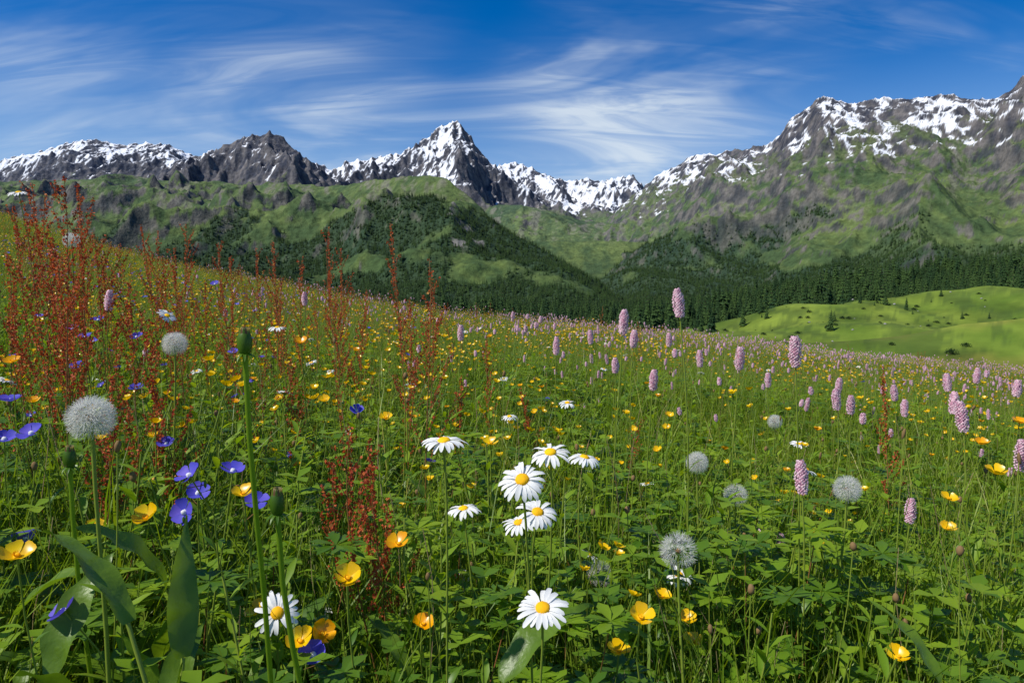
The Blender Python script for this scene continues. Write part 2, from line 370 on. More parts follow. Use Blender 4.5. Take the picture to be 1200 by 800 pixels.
# ------------------------------------------------------------------ terrain
def prof(pts):
    a=[bearing(*p) for p in pts]; return np.array([q[0] for q in a]),np.array([q[1] for q in a])
def sx(px): return (px-600)/800
LAY=[ # name, crest, D table, F table, base, power, relief amp, snowline, grassline, treeline, snow cap bias
 ('A',[(-500,215),(-200,205),(-80,196),(0,188),(20,182),(40,180),(60,173),(75,168),(92,166),(105,163),(125,165),(150,169),(172,166),(195,168),(208,173),(225,180),(260,192),(330,215),(420,240)],[(0,9500)],[(0,5600)],500,1.1,170,1600,1330,0,.35),
 ('B',[(0,222),(60,213),(120,203),(170,196),(200,192),(225,186),(240,180),(262,170),(275,167),(290,157),(300,156),(315,152),(326,156),(335,163),(346,171),(352,180),(364,186),(372,193),(385,207),(410,222),(450,240),(560,280)],[(0,6900)],[(0,4200)],350,1.15,210,1500,1000,0,-.5),
 ('C',[(330,215),(362,197),(375,192),(395,197),(404,189),(412,186),(428,184),(440,181),(455,180),(470,178),(480,172),(490,170),(496,162),(502,158),(515,150),(522,146),(532,142),(540,143),(546,150),(551,156),(556,165),(563,172),(570,185),(585,196),(605,212),(640,236),(690,262)],[(0,8300)],[(0,5600)],520,1.1,230,1230,950,0,.25),
 ('D',[(540,222),(570,198),(585,193),(600,190),(612,191),(625,195),(642,206),(655,209),(665,213),(678,211),(690,207),(703,213),(720,208),(742,204),(752,216),(760,232),(790,250)],[(0,9600)],[(0,6600)],560,1.1,190,1100,1000,0,.35),
 ('G',[(500,280),(540,262),(580,240),(610,240),(640,246),(680,258),(720,262),(760,255),(800,250),(900,250)],[(0,6500)],[(0,3600)],0,1.0,110,9000,9000,330,0),
 ('E',[(600,335),(640,308),(680,285),(705,265),(730,240),(750,224),(765,210),(778,201),(790,195),(805,187),(820,181),(845,177),(870,175),(890,171),(905,167),(915,155),(925,140),(938,131),(950,125),(957,116),(965,113),(978,116),(990,118),(1010,118),(1030,115),(1050,112),(1075,109),(1100,110),(1120,112),(1135,118),(1150,117),(1160,115),(1172,110),(1180,105),(1190,96),(1200,88),(1240,72),(1350,50)],
   [(640,7200),(760,6900),(900,5600),(1000,5000),(1200,4200),(1400,3800)],[(640,2600),(760,2300),(1000,1700),(1200,1400)],-60,1.2,150,1000,1060,380,.02),
 ('F',[(-400,240),(-100,222),(0,214),(60,212),(130,207),(200,210),(250,213),(300,217),(380,218),(440,209),(470,205),(500,203),(518,206),(530,213),(545,224),(555,232),(575,256),(610,280),(650,298),(690,325),(730,350)],
   [(0,5200),(300,4700),(440,3700),(500,3300),(600,2700),(720,2200)],[(0,1700),(500,1400),(720,1400)],-60,.95,165,9000,9000,380,0),
 ('P3',[(-400,376),(400,374),(600,374),(800,370),(870,352),(950,340),(1000,332),(1100,322),(1200,312),(1350,300)],[(0,620)],[(0,330)],-20,1,5,9000,9000,9000,0),
 ('P2',[(200,390),(500,380),(700,380),(830,380),(880,370),(930,360),(1000,353),(1050,347),(1100,343),(1200,337),(1350,330)],[(0,290)],[(0,150)],-20,1,3.6,9000,9000,-999,0),
 ('P1',[(500,425),(760,418),(850,417),(900,410),(960,402),(1050,392),(1130,380),(1200,376),(1350,364)],[(0,135)],[(0,70)],-20,1,1.8,9000,9000,-999,0),
]
def terrain_h(S,Yy):
    X=S*Yy
    Z=np.full(S.shape,-1e5); ID=np.zeros(S.shape,int); PP=np.zeros(S.shape)
    n1=ridged(X/1100,Yy/1500,5,21,.42); n2=ridged(X/330,Yy/480,4,33,.42); n3=fbm(X/90,Yy/110,4,45); nw=fbm(X/900,Yy/900,3,60); n4=ridged(X/150,Yy/330,3,52,.5)
    for i,(nm,cr,dt,ft,b,k,amp,*_) in enumerate(LAY):
        if nm[0]=='P': warp=.02*fbm(X/60,Yy/60,2,71); 
        else: warp=.03*nw
        D=np.interp(S,[sx(a) for a,_ in dt],[c for _,c in dt]); F=np.interp(S,[sx(a) for a,_ in ft],[c for _,c in ft])
        p=np.clip((Yy-F)/(D-F),0,1); 
        s2=S+warp*(1-p)
        cs,ct=prof(cr); H=np.interp(s2,cs,ct)*D
        z=b+(H-b)*p**k
        z=np.where(Yy>D,H-(Yy-D)*.6,z)
        if nm[0]!='P':
            env=np.minimum(1,4*p*(1-p)+.05)*np.clip((H-b)/700,.15,1.3)
            lo=.45+.55*ss(.45,.8,p)
            z=z+amp*env*(n1*.9-.75)*(.75+.25*lo)+amp*.3*lo*(env*.9+.1)*(n2-.7)+amp*.1*lo*(.3+env)*n3
            if nm in 'ABCDE': z=z+amp*.17*ss(.55,.95,p)*(n4-.75)
        else: z=z+amp*fbm(X/38,Yy/50,2,80+i,.35)
        z=np.where(Yy<F,z-(F-Yy)*.55,z)
        u=z>Z; Z=np.where(u,z,Z); ID=np.where(u,i,ID); PP=np.where(u,p,PP)
    g=gz(X,Yy)-.05; fl=np.where(Yy<300,-21.,-21-(Yy-300)*.07); fl=np.maximum(fl,-60)
    base=np.maximum(g,fl); u=base>Z; Z=np.where(u,base,Z); ID=np.where(u,8,ID)
    return X,Z,ID,PP,n1,n2,n3
NC=1250
sv=np.linspace(-.98,.98,NC); yv=np.concatenate([np.geomspace(30,1400,170)[:-1],np.linspace(1400,10300,720)])
S,Yy=np.meshgrid(sv,yv)
X,Z,ID,PP,n1,n2,n3=terrain_h(S,Yy)
dzdy=np.gradient(Z,axis=0)/np.gradient(Yy,axis=0); dzdx=np.gradient(Z,axis=1)/np.gradient(X,axis=1)
slope=np.hypot(dzdx,dzdy)
par=lambda j:np.array([l[j] for l in LAY],float)[ID]
SN,GL,TL,SB=par(7),par(8),par(9),par(10)
sm=fbm(X/260,Yy/420,4,90); sf=fbm(X/55,Yy/90,4,95,.6); sl=fbm(X/900,Yy/900,3,99)
streak=fbm(S*70+sm*.5,Yy/1500,3,120)
aspect=np.clip(dzdx,-1.2,1.2)
snow=ss(-.07,.07,np.minimum((Z-SN)/420,SB)+sm*.75+sf*.6+streak*.4-(slope-.75)*.6+aspect*.45*(ID!=5)-.02)*(SN<5000)
rock=ss(-.2,.2,(Z-GL)/260+sm*.75+sf*.45+(slope-.75)*.4)
rock=np.maximum(rock,ss(.0,.25,slope-1.22+sf*.3+sm*.3)*(ID<7)*.85)
cliff=ss(.0,.25,.5*sm+.35*sf+.35*n2-.3-np.abs((S+.075)/.06)*.35)*(ID==6)*ss(80,160,Z)*ss(560,440,Z)
rock=np.maximum(rock,cliff)
scree=ss(.1,.45,streak*.6+sm*.5+sf*.4-.05+(slope-.6)*.35)*(ID<7)*ss(250,650,Z)
far=(ID<7)
TLf=TL-90*(ID==6)*ss(-.1,-.35,S)
forest=ss(-.1,.15,(TLf-Z)/150+sm*.9+sf*.3-.1)*ss(-.15,.08,sl*.75+sm*.6+.15+.08*(ID==6)+(TLf-Z)/600*.85)*far
forest=forest*np.where(ID==5,np.maximum(ss(.7,.45,S),ss(220,120,Z)*.9),1)
forest=forest*(1-rock*.8)
forest=np.where(ID==7,ss(330,360,Yy),forest); 
def mixc(c,col,f): return c*(1-f[...,None])+np.array(col)*f[...,None]
t=np.clip(.5+sm*.7+sf*.45,0,1)
C=np.array([.048,.082,.016])*(1-t[...,None])+np.array([.125,.168,.032])*t[...,None]
C=mixc(C,(.13,.12,.055),ss(-1.4,.4,(Z-GL)/250+.2+sm*.6)*.65)
C=mixc(C,(.17,.15,.12),scree*.65)
nearp=(ID>=7)|(Yy<900)
pc=np.clip(.5+fbm(X/22,Yy/38,4,140)*.9,0,1)
CP_=np.array([.08,.13,.014])*(1-pc[...,None])+np.array([.17,.225,.028])*pc[...,None]
CP_=mixc(CP_,(.3,.24,.05),ss(.0,.5,fbm(X/26,Yy/14,4,150)+.1)*ss(.3,.6,S)*.4*(Yy<200))
CP_=mixc(CP_,(.045,.075,.014),ss(.0,.35,fbm(X/11,Yy/18,5,160,.6))*.6)
C=np.where(nearp[...,None],CP_,C)
rt=np.clip(.42+sf*.9+n3*.35,0,1); rc=np.array([.032,.03,.033])*(1-rt[...,None])+np.array([.15,.13,.11])*rt[...,None]
C=C*(1-rock[...,None])+rc*rock[...,None]
C=mixc(C,(.24,.22,.2),cliff*.6)
C=mixc(C,(.018,.04,.014),forest*.85)
C=mixc(C,(.85,.87,.9),snow)
hz=1-np.exp(-np.hypot(X,Yy)/80000); C=mixc(C,(.2,.3,.5),hz)  # aerial haze painted into the terrain albedo: bluish tint grows with distance
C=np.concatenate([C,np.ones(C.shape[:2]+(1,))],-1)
def terrmat():
    m,nt,N,L=newmat('alpine_terrain'); out=N.new('ShaderNodeOutputMaterial'); pr=N.new('ShaderNodeBsdfPrincipled'); pr.inputs['Roughness'].default_value=.9; pr.inputs['Specular IOR Level'].default_value=.1
    at=N.new('ShaderNodeAttribute'); at.attribute_name='Col'; g=N.new('ShaderNodeNewGeometry')
    n=N.new('ShaderNodeTexNoise'); n.inputs['Scale'].default_value=.035; n.inputs['Detail'].default_value=8; n.inputs['Roughness'].default_value=.68
    L.new(g.outputs['Position'],n.inputs['Vector'])
    mr=N.new('ShaderNodeMapRange'); mr.inputs[1].default_value=.3; mr.inputs[2].default_value=.7; mr.inputs[3].default_value=.6; mr.inputs[4].default_value=1.4
    L.new(n.outputs['Fac'],mr.inputs[0])
    mu=N.new('ShaderNodeVectorMath'); mu.operation='SCALE'; L.new(at.outputs['Color'],mu.inputs[0]); L.new(mr.outputs[0],mu.inputs['Scale'])
    mn=N.new('ShaderNodeVectorMath'); mn.operation='MINIMUM'; mn.inputs[1].default_value=(.9,.9,.92); L.new(mu.outputs[0],mn.inputs[0])
    L.new(mn.outputs[0],pr.inputs['Base Color'])
    n2=N.new('ShaderNodeTexNoise'); n2.inputs['Scale'].default_value=.02; n2.inputs['Detail'].default_value=7; n2.inputs['Roughness'].default_value=.65
    L.new(g.outputs['Position'],n2.inputs['Vector'])
    sp=N.new('ShaderNodeSeparateXYZ'); L.new(g.outputs['Position'],sp.inputs[0])
    mz=N.new('ShaderNodeMapRange'); mz.inputs[1].default_value=600; mz.inputs[2].default_value=3000; mz.inputs[3].default_value=1; mz.inputs[4].default_value=34
    L.new(sp.outputs[1],mz.inputs[0])
    b=N.new('ShaderNodeBump'); b.inputs['Strength'].default_value=.75; L.new(mz.outputs[0],b.inputs['Distance']); L.new(n2.outputs['Fac'],b.inputs['Height']); L.new(b.outputs[0],pr.inputs['Normal'])
    L.new(pr.outputs[0],out.inputs[0]); return m
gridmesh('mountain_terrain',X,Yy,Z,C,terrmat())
# ------------------------------------------------------------------ scatter
def tmpl(prefix,builders,smooth=True):
    col=bpy.data.collections.new(prefix+'_kit')
    for i,b in enumerate(builders):
        if isinstance(b,bpy.types.Mesh): me=b
        else:
            mb=MB(); b(mb); me=mb.mesh(prefix,smooth)
        o=bpy.data.objects.new('%s_kit_%02d'%(prefix,i),me); col.objects.link(o)
    return col,len(builders)
def scatter(name,kit,P,scl,tilt=.12,rot=None,zs=None):
    col,nk=kit; n=len(P)
    me=bpy.data.meshes.new(name); me.vertices.add(n); me.vertices.foreach_set('co',np.asarray(P,np.float32).reshape(-1))
    if rot is None: rot=np.stack([rng.normal(0,tilt,n),rng.normal(0,tilt,n),rng.random(n)*6.283],-1)
    a=me.attributes.new('rot','FLOAT_VECTOR','POINT'); a.data.foreach_set('vector',rot.astype(np.float32).reshape(-1))
    sc=np.stack([scl,scl,scl*(1 if zs is None else zs)],-1)
    a=me.attributes.new('scl','FLOAT_VECTOR','POINT'); a.data.foreach_set('vector',sc.astype(np.float32).reshape(-1))
    a=me.attributes.new('idx','INT','POINT'); a.data.foreach_set('value',rng.integers(0,nk,n).astype(np.int32))
    o=bpy.data.objects.new(name,me); scene.collection.objects.link(o)
    ng=bpy.data.node_groups.new(name+'_scatter','GeometryNodeTree')
    ng.interface.new_socket('Geometry',in_out='INPUT',socket_type='NodeSocketGeometry'); ng.interface.new_socket('Geometry',in_out='OUTPUT',socket_type='NodeSocketGeometry')
    N=ng.nodes;L=ng.links; gi=N.new('NodeGroupInput'); go=N.new('NodeGroupOutput'); ci=N.new('GeometryNodeCollectionInfo')
    ci.inputs['Collection'].default_value=col; ci.inputs['Separate Children'].default_value=True; ci.inputs['Reset Children'].default_value=True
    ip=N.new('GeometryNodeInstanceOnPoints'); ip.inputs['Pick Instance'].default_value=True
    def na(nm,ty):
        k=N.new('GeometryNodeInputNamedAttribute'); k.data_type=ty; k.inputs['Name'].default_value=nm; return [s for s in k.outputs if s.enabled and s.name=='Attribute'][0]
    L.new(gi.outputs[0],ip.inputs['Points']); L.new(ci.outputs[0],ip.inputs['Instance'])
    L.new(na('idx','INT'),ip.inputs['Instance Index']); L.new(na('rot','FLOAT_VECTOR'),ip.inputs['Rotation']); L.new(na('scl','FLOAT_VECTOR'),ip.inputs['Scale'])
    L.new(ip.outputs[0],go.inputs[0])
    md=o.modifiers.new('scatter','NODES'); md.node_group=ng; return o
def spruce(mb,h=1.,w=.2,tiers=11):
    tube(mb,[(0,0,-.06),(0,0,h*.5),(0,0,h*.97)],[.018,.011,.002],BK,5)
    for i in range(tiers):
        t=i/(tiers-1); z=h*(.1+.86*t); r=w*(1-t)**.85*R(.8,1.15)+.012; nb=max(4,int(10*(1-t)+4))
        for k in range(nb):
            a=2*math.pi*(k+R(-.3,.3))/nb+i*.7; rr=r*R(.65,1.2); d=Vector((math.cos(a),math.sin(a),0)); s=Vector((-d.y,d.x,0))
            p0=Vector((0,0,z+.035)); p1=d*rr*.6+Vector((0,0,z+.005)); p2=d*rr+Vector((0,0,z-.03-rr*.25)); wd=rr*.36
            mb.add([p0,p1+s*wd-Vector((0,0,.03)),p2,p1-s*wd-Vector((0,0,.03)),p1+Vector((0,0,.012))],[(0,1,4),(1,2,4),(2,3,4),(3,0,4)],CO)
ksp=tmpl('spruce',[lambda m,a=a,b=b:spruce(m,1,a,b) for a,b in[(.2,12),(.17,12),(.25,11),(.15,10),(.22,13),(.28,9)]],False)
ksf=tmpl('far_spruce',[lambda m,a=a,b=b:spruce(m,1,a,b) for a,b in[(.24,6),(.2,6),(.27,6)]],False)
w=(forest*Yy*np.where(Yy>1400,12.4,Yy*.023)).reshape(-1)
wf=w*(Yy.reshape(-1)>900)*(forest.reshape(-1)>.3)
wf=wf/ (Yy.reshape(-1)**.5)
idx=rng.choice(w.size,60000,p=wf/wf.sum())
P=np.stack([X.reshape(-1)[idx]+rng.normal(0,3,len(idx)),Yy.reshape(-1)[idx]+rng.normal(0,4,len(idx)),Z.reshape(-1)[idx]-.5],-1)
scatter('conifer_forest',ksf,P,rng.uniform(9,22,len(idx)),.02)
def samp_terr(n,s0,s1,y0,y1,fn=None):
    s=rng.uniform(s0,s1,n*4); y=rng.uniform(y0,y1,n*4)
    k=rng.random(n*4)<(y/y1); s,y=s[k][:n],y[k][:n]
    xx,zz,*_=terrain_h(s[None],y[None]); return xx[0],y,zz[0]
x,y,z=samp_terr(5600,-.5,.98,335,640); d=fbm(x/50,y/40,3,200)
k=(d>-.35)&((y>330+rng.random(len(x))*60)); x,y,z=x[k],y[k],z[k]
scatter('spruce_forest',ksp,np.stack([x,y,z-.3],-1),rng.uniform(7,20,len(x))*(1+.35*fbm(x/70,y/70,2,222)),.03)
x,y,z=samp_terr(640,-.1,.95,200,345); d=fbm(x/22,y/18,3,210); k=(d>.12)&(rng.random(len(x))<ss(215,330,y)+.2); x,y,z=x[k],y[k],z[k]
scatter('young_spruces',ksp,np.stack([x,y,z-.1],-1),rng.uniform(1.2,8.5,len(x)),.03)
def bush(mb):
    for b in range(5): tube(mb,[(0,0,-.1),(R(-.4,.4),R(-.4,.4),.6)],[.03,.01],BK,4)
    for i in range(420):
        a=R(0,6.28); e=R(0,1.57); r=R(.55,1)*(1+.25*math.sin(a*3)); c=Vector((math.cos(a)*math.cos(e)*r,math.sin(a)*math.cos(e)*r,.1+math.sin(e)*r*.8))
        u,v,_=basis((R(-1,1),R(-1,1),R(.1,1))); s=R(.05,.1); mb.add([c+u*s,c+v*s,c-u*s,c-v*s],[(0,1,2,3)],CO)
kb=tmpl('bush',[bush,bush,bush],False)
x,y,z=samp_terr(190,.15,.95,85,300); scatter('alder_bushes',kb,np.stack([x,y,z],-1),rng.uniform(.25,1.3,len(x)),.05,zs=rng.uniform(.6,1,len(x)))
def rockm(mb): ellipsoid(mb,(0,0,.1),(R(-.3,.3),R(-.3,.3),1),.6,.4,RK,7,9,.18)
kr=tmpl('boulder',[rockm,rockm,rockm],False)
x,y,z=samp_terr(60,.2,.95,90,300); scatter('boulders',kr,np.stack([x,y,z],-1),rng.uniform(.3,.9,len(x)),.2)
# ------------------------------------------------------------------ meadow scatter
def area(y0,y1,dens,mask=None,marg=.9,sl=1.0):
    A=(y1-y0)*2*(sl*y1+marg); n=int(A*dens)
    y=rng.uniform(y0,y1,n); x=rng.uniform(-1,1,n)*(sl*y1+marg); k=np.abs(x)<sl*y+marg
    if mask is not None: k&=rng.random(n)<mask(x,y)
    return x[k],y[k]
def bands(bs,mask=None):
    r=[area(a,b,d,mask) for a,b,d in bs]; return np.concatenate([q[0] for q in r]),np.concatenate([q[1] for q in r])
NEAR=[]
def nearput(fns,x,y,s0,s1,tilt=.14,clear=.42):
    r=np.hypot(x,y); k=r>clear; x,y,r=x[k],y[k],r[k]; n=len(x); pick=rng.integers(0,len(fns),n)
    s=rng.uniform(s0,s1,n)*np.where(r<.75,.75,np.where(r<1.1,.88,1)); z=gz(x,y)-.005
    for i,f in enumerate(fns):
        q=pick==i; m=q.sum()
        NEAR.append((mkarr(f),np.stack([x[q],y[q],z[q]],-1),rng.random(m)*6.283,rng.normal(0,tilt,m),rng.normal(0,tilt,m),s[q]))
G1=[lambda m:grass_clump(m,18,(.3,.58),(.0022,.0045),.07,1,5,16) for _ in range(4)]+[lambda m:grass_clump(m,16,(.2,.48),(.004,.0075),.08,0,5) for _ in range(4)]
x,y=bands([(-1.2,.4,40),(.4,1.6,225),(1.6,4.9,130)]); nearput(G1,x,y,.75,1.15,.18)
x,y=bands([(.4,2,38),(2,4.9,12)],lambda x,y:.35+.65*(fbm(x/.6,y/.6,2,300)>0)); nearput([lambda m:broad_herb(m)]*3+[lambda m:broad_herb(m,9,(.09,.17),(.012,.025))]*3,x,y,.9,1.6)
x,y=bands([(.4,2,50),(2,4.9,24)],lambda x,y:.3+.7*(fbm(x/.8,y/.8,2,310)>-.1)); nearput([lambda m:palmate_herb(m)]*4,x,y,.85,1.4)
x,y=bands([(.4,2,80),(2,4.9,26)]); nearput([lambda m:low_herb(m)]*3,x,y,.85,1.6)
x,y=bands([(.4,2,80),(2,4.9,42)]); nearput([lambda m:leafy_stem(m,R(.3,.48)) for _ in range(5)],x,y,.75,1.2)
me=bake('meadow_grass',NEAR); o=bpy.data.objects.new('meadow_grass',me); scene.collection.objects.link(o)
G2=[mkarr(lambda m:grass_clump(m,13,(.24,.48),(.004,.008),.1,1,4,8)) for _ in range(5)]
L2=[mkarr(lambda m:leafy_stem(m,R(.28,.4),10,2)) for _ in range(4)]
B2=[mkarr(lambda m:broad_herb(m,6)) for _ in range(3)]
def patch(k):
    it=[]
    for kit,n in((G2,280),(L2,120),(B2,26)):
        pk=rng.integers(0,len(kit),n); xy=rng.uniform(-1,1,(n,2))
        for i,a in enumerate(kit):
            q=pk==i; m=q.sum(); it.append((a,np.concatenate([xy[q],np.full((m,1),-.01)],1),rng.random(m)*6.283,rng.normal(0,.14,m),rng.normal(0,.14,m),rng.uniform(.65,1.2,m)))
    return bake('turf_%d'%k,it)
kpa=tmpl('turf',[patch(i) for i in range(6)])
Pt=[];Rt=[]
for gy in np.arange(5.6,31,1.9):
    for gx in np.arange(-40,40,1.9):
        if abs(gx)>gy+5: continue
        a,b=gx+R(-.1,.1),gy+R(-.1,.1); z0=float(gz(a,b)); sxx=(float(gz(a+.8,b))-float(gz(a-.8,b)))/1.6; syy=(float(gz(a,b+.8))-float(gz(a,b-.8)))/1.6
        n=Vector((-sxx,-syy,1)).normalized(); M=(Vector((0,0,1)).rotation_difference(n).to_matrix())@Matrix.Rotation(random.choice([0,1,2,3])*math.pi/2,3,'Z')
        e=M.to_euler(); Pt.append((a,b,z0)); Rt.append((e.x,e.y,e.z))
scatter('meadow_turf',kpa,np.array(Pt),np.ones(len(Pt)),rot=np.array(Rt))
def put(name,kit,x,y,s0,s1,tilt=.12,zs=None,clear=.42):
    r=np.hypot(x,y); k=(r>clear); x,y,r=x[k],y[k],r[k]
    s=rng.uniform(s0,s1,len(x)); s=s*np.where(r<1.1,.85,1)
    scatter(name,kit,np.stack([x,y,gz(x,y)-.005],-1),s,tilt)
def hn(): return (R(-.35,.2),R(-.55,.15),1)
def multi(m,mat,r,n):
    for i in range(n): cupflower(m,(0,0,0),(R(-.13,.13),R(-.13,.13),R(.38,.56)),hn(),r,mat,1,False)
kbu=tmpl('buttercup',[lambda m:multi(m,YE,.0115,3),lambda m:multi(m,YE,.0105,5),lambda m:multi(m,YE,.011,6),lambda m:multi(m,ORG,.011,2),lambda m:multi(m,YE,.010,5)])
mk=lambda x,y: np.clip(.5+fbm(x/1.5,y/1.5,2,400)*1.5,.06,1)*np.where(x>.3*y,.65,1)
x,y=bands([(1.0,3,30),(3,8,34),(8,24,24)],mk); put('buttercups',kbu,x,y,.75,1.15,.1)
kd=tmpl('daisy',[lambda m:daisy(m,(0,0,0),(R(-.05,.05),R(-.05,.05),R(.4,.5)),hn(),.02,False) for _ in range(4)])
x,y=bands([(1.3,4,1.6),(4,16,.8)],lambda x,y:np.where(x>.45*y,.4,1)); put('oxeye_daisies',kd,x,y,.85,1.1,.1)
kbi=tmpl('bistort',[lambda m:bistort(m,(0,0,0),(R(-.04,.04),R(-.04,.04),R(.42,.58)),R(.028,.046),R(.0048,.0074),70) for _ in range(7)])
mkb=lambda x,y: np.clip(.6+fbm(x/2.2,y/2.2,2,420)*1.3,.08,1)*np.where(x>-.02*y,1,np.where(x>-.4*y,.5,.12))*np.where((y>2.5)|(x>.3*y),1,.2)
x,y=bands([(1.5,3,6),(3,8,22),(8,26,30)],mkb); put('bistort_flowers',kbi,x,y,.8,1.2,.1)
kso=tmpl('sorrel',[lambda m:sorrel(m,(0,0,0),(R(-.08,.08),R(-.08,.08),R(.5,.78)),13,.65,R(.75,1.15),.0025) for _ in range(6)])
mks=lambda x,y: np.clip(.4+fbm(x/1.2,y/1.2,2,440)*1.8,.0,1)*np.where(x<-.2*y,1,np.where(x<.05*y,.5,.1))
x,y=bands([(1.2,3,12),(3,8,9),(8,22,4.5)],mks); put('sorrel_plants',kso,x,y,.75,1.15,.1)
kc=tmpl('cranesbill',[lambda m:cranesbill(m,(0,0,0),(R(-.05,.05),R(-.05,.05),R(.4,.54)),hn(),.014) for _ in range(3)])
x,y=bands([(1.0,4,13),(4,14,16)],lambda x,y:np.where(x<-.35*y,1,np.where(x<-.05*y,.15,.02))*np.clip(.5+fbm(x/.8,y/.8,2,460)*1.5,.05,1)); put('cranesbill_flowers',kc,x,y,.8,1.15,.15)
kr2=tmpl('ribwort',[lambda m:ribwort(m,(0,0,0),(R(-.05,.05),R(-.05,.05),R(.42,.58)),R(.0025,.005),R(.005,.011)) for _ in range(4)])
x,y=bands([(.7,3,26),(3,8,14),(8,20,3)]); put('ribwort_plantains',kr2,x,y,.8,1.15,.1)
# ------------------------------------------------------------------ individual plants
def place(name,fn,px,py,dist,lean=.05,smooth=True):
    s,t=bearing(px,py); hx,hy,hz=s*dist,dist,t*dist
    bx=hx+R(-lean,lean); by=hy+R(-.01,lean*1.4); bz=float(gz(bx,by))
    mb=MB(); fn(mb,(0,0,0),(hx-bx,hy-by,hz-bz)); o=bpy.data.objects.new(name,mb.mesh(name,smooth)); o.location=(bx,by,bz); scene.collection.objects.link(o); return o
D=lambda n,r=.025:(lambda m,b,h:daisy(m,b,h,n,r))
for px,py,d,n in [(520,517,.74,(-.05,-.12,1)),(645,530,.84,(-.1,-.35,1)),(612,562,.70,(-.1,-.75,1)),(630,600,.82,(.15,-.5,1)),(608,612,.95,(-.2,-.2,1)),(685,536,1.05,(.2,-.1,1)),(543,596,.98,(-.1,-.05,1)),
  (636,712,.66,(-.05,-.45,1)),(325,718,.76,(.1,-.95,.55)),(371,719,1.1,(-.3,-.4,1)),(795,673,1.1,(.1,-.3,1)),(538,680,1.35,(-.3,-.9,.8)),(665,472,1.9,(0,-.3,1)),(597,488,2.0,(0,-.2,1)),(325,384,1.9,(0,0,1)),(196,370,1.8,(.7,-.3,1)),
  (545,657,1.5,(-.5,-.6,1)),(590,670,1.6,(0,-.4,1)),(945,550,1.6,(.6,-.1,1)),(936,520,1.9,(0,-.2,1)),(700,668,1.5,(-.3,-.6,1)),(412,505,2.3,(0,-.3,1)),(690,650,1.3,(.5,.1,.8)),(480,452,2.6,(0,-.3,1)),(22,226,1.7,(0,-.2,1))]:
    place('oxeye_daisy',D(n),px,py,d)
for px,py,d,part in [(107,490,.66,1),(205,403,1.25,1),(817,542,1.35,1),(993,573,1.1,.9),(795,645,.88,.5),(908,494,2.1,1),(862,580,1.4,.45),(84,282,1.9,1),(703,672,1.25,.5)]:
    place('dandelion_clock',lambda m,b,h:clock(m,b,h,.0222 if part>.6 else .0245,170,.00028,part),px,py,d,.03)
for px,py,d,mt,n in [(20,652,.62,YE,(.2,-.3,1)),(172,608,.78,YE,(-.2,-.5,1)),(112,618,1.0,YE,(.2,-.2,1)),(285,580,.82,YE,(0,-.2,1)),(407,678,.68,YE,(.2,-.6,1)),(467,638,.84,ORG,(-.1,-.4,1)),(303,717,.82,YE,(-.5,-.3,1)),
  (352,752,.72,YE,(0,-.5,1)),(378,743,.78,ORG,(.5,-.6,.8)),(750,724,.74,YE,(.1,-.5,1)),(812,753,.95,YE,(0,-.2,1)),(805,727,1.0,YE,(0,-.3,1)),(775,700,1.0,YE,(.2,-.1,1)),(1052,770,.86,YE,(-.1,-.3,1)),(725,765,.8,YE,(.1,-.1,1)),
  (1167,555,1.0,YE,(0,-.2,1)),(1112,585,1.2,YE,(0,-.2,1)),(495,732,.85,ORG,(.2,-.3,1)),(352,402,1.5,ORG,(0,-.3,1)),(15,424,1.2,ORG,(0,-.4,1)),(575,520,1.3,YE,(0,-.3,1)),(958,636,1.3,YE,(0,-.3,1)),(1150,520,1.4,ORG,(0,-.3,1)),(1195,495,1.3,ORG,(0,-.3,1)),(452,490,1.4,YE,(0,-.4,1)),(380,470,1.5,YE,(0,-.4,1)),(1110,620,1.2,YE,(0,-.4,1))]:
    place('buttercup',lambda m,b,h:cupflower(m,b,h,n,.0145,mt,R(.7,1.1)),px,py,d)
for px,py,d,n in [(37,508,.88,(-.1,-.5,1)),(222,557,.8,(-.5,-.7,1)),(273,552,.85,(.2,-.2,1)),(216,600,.8,(-.2,-1.2,.5)),(300,588,.88,(.3,-.5,1)),(75,716,.68,(-.7,-.3,.9)),(12,470,.95,(0,-.1,1)),(367,767,.72,(0,-.6,1)),(418,481,1.5,(.2,-.7,1)),
  (232,578,.88,(.3,-.5,1)),(5,515,.9,(.3,-.3,1)),(100,395,1.7,(0,-.4,1)),(115,375,1.8,(0,-.4,1)),(85,385,1.8,(0,-.6,1)),(160,395,1.7,(0,-.6,1)),(90,430,1.6,(0,-.5,1)),(195,520,1.2,(0,-.5,1)),(30,632,.9,(0,-.5,1)),(160,455,1.6,(0,-.5,1)),(252,333,2.5,(0,-.5,1))]:
    place('blue_cranesbill',lambda m,b,h:cranesbill(m,b,h,n,.0155),px,py,d)
for px,py,d,L in [(795,355,1.15,.048),(731,377,1.35,.048),(932,412,1.05,.048),(867,420,1.4,.046),(743,397,1.6,.04),(766,445,1.45,.044),(721,428,1.8,.04),(939,559,1.0,.05),(1067,598,1.2,.044),(894,620,1.4,.042),(915,636,1.35,.04),(1127,488,1.1,.05),
  (1118,472,1.4,.046),(1197,533,1.05,.05),(128,352,1.6,.048),(980,468,1.5,.046),(997,474,1.6,.045),(983,452,1.9,.045),(1110,448,1.7,.045),(820,420,2.0,.05),(652,405,1.9,.05),(540,390,2,.045),(692,395,2.2,.045),(1060,478,1.8,.045),(1192,455,1.6,.04),(357,350,2.3,.045),(1145,440,2.,.045),(1048,460,1.9,.045),(784,398,2.2,.045),(900,445,2.1,.045)]:
    place('bistort_plant',lambda m,b,h:bistort(m,b,h,L,.0074,190),px,py,d,.04)
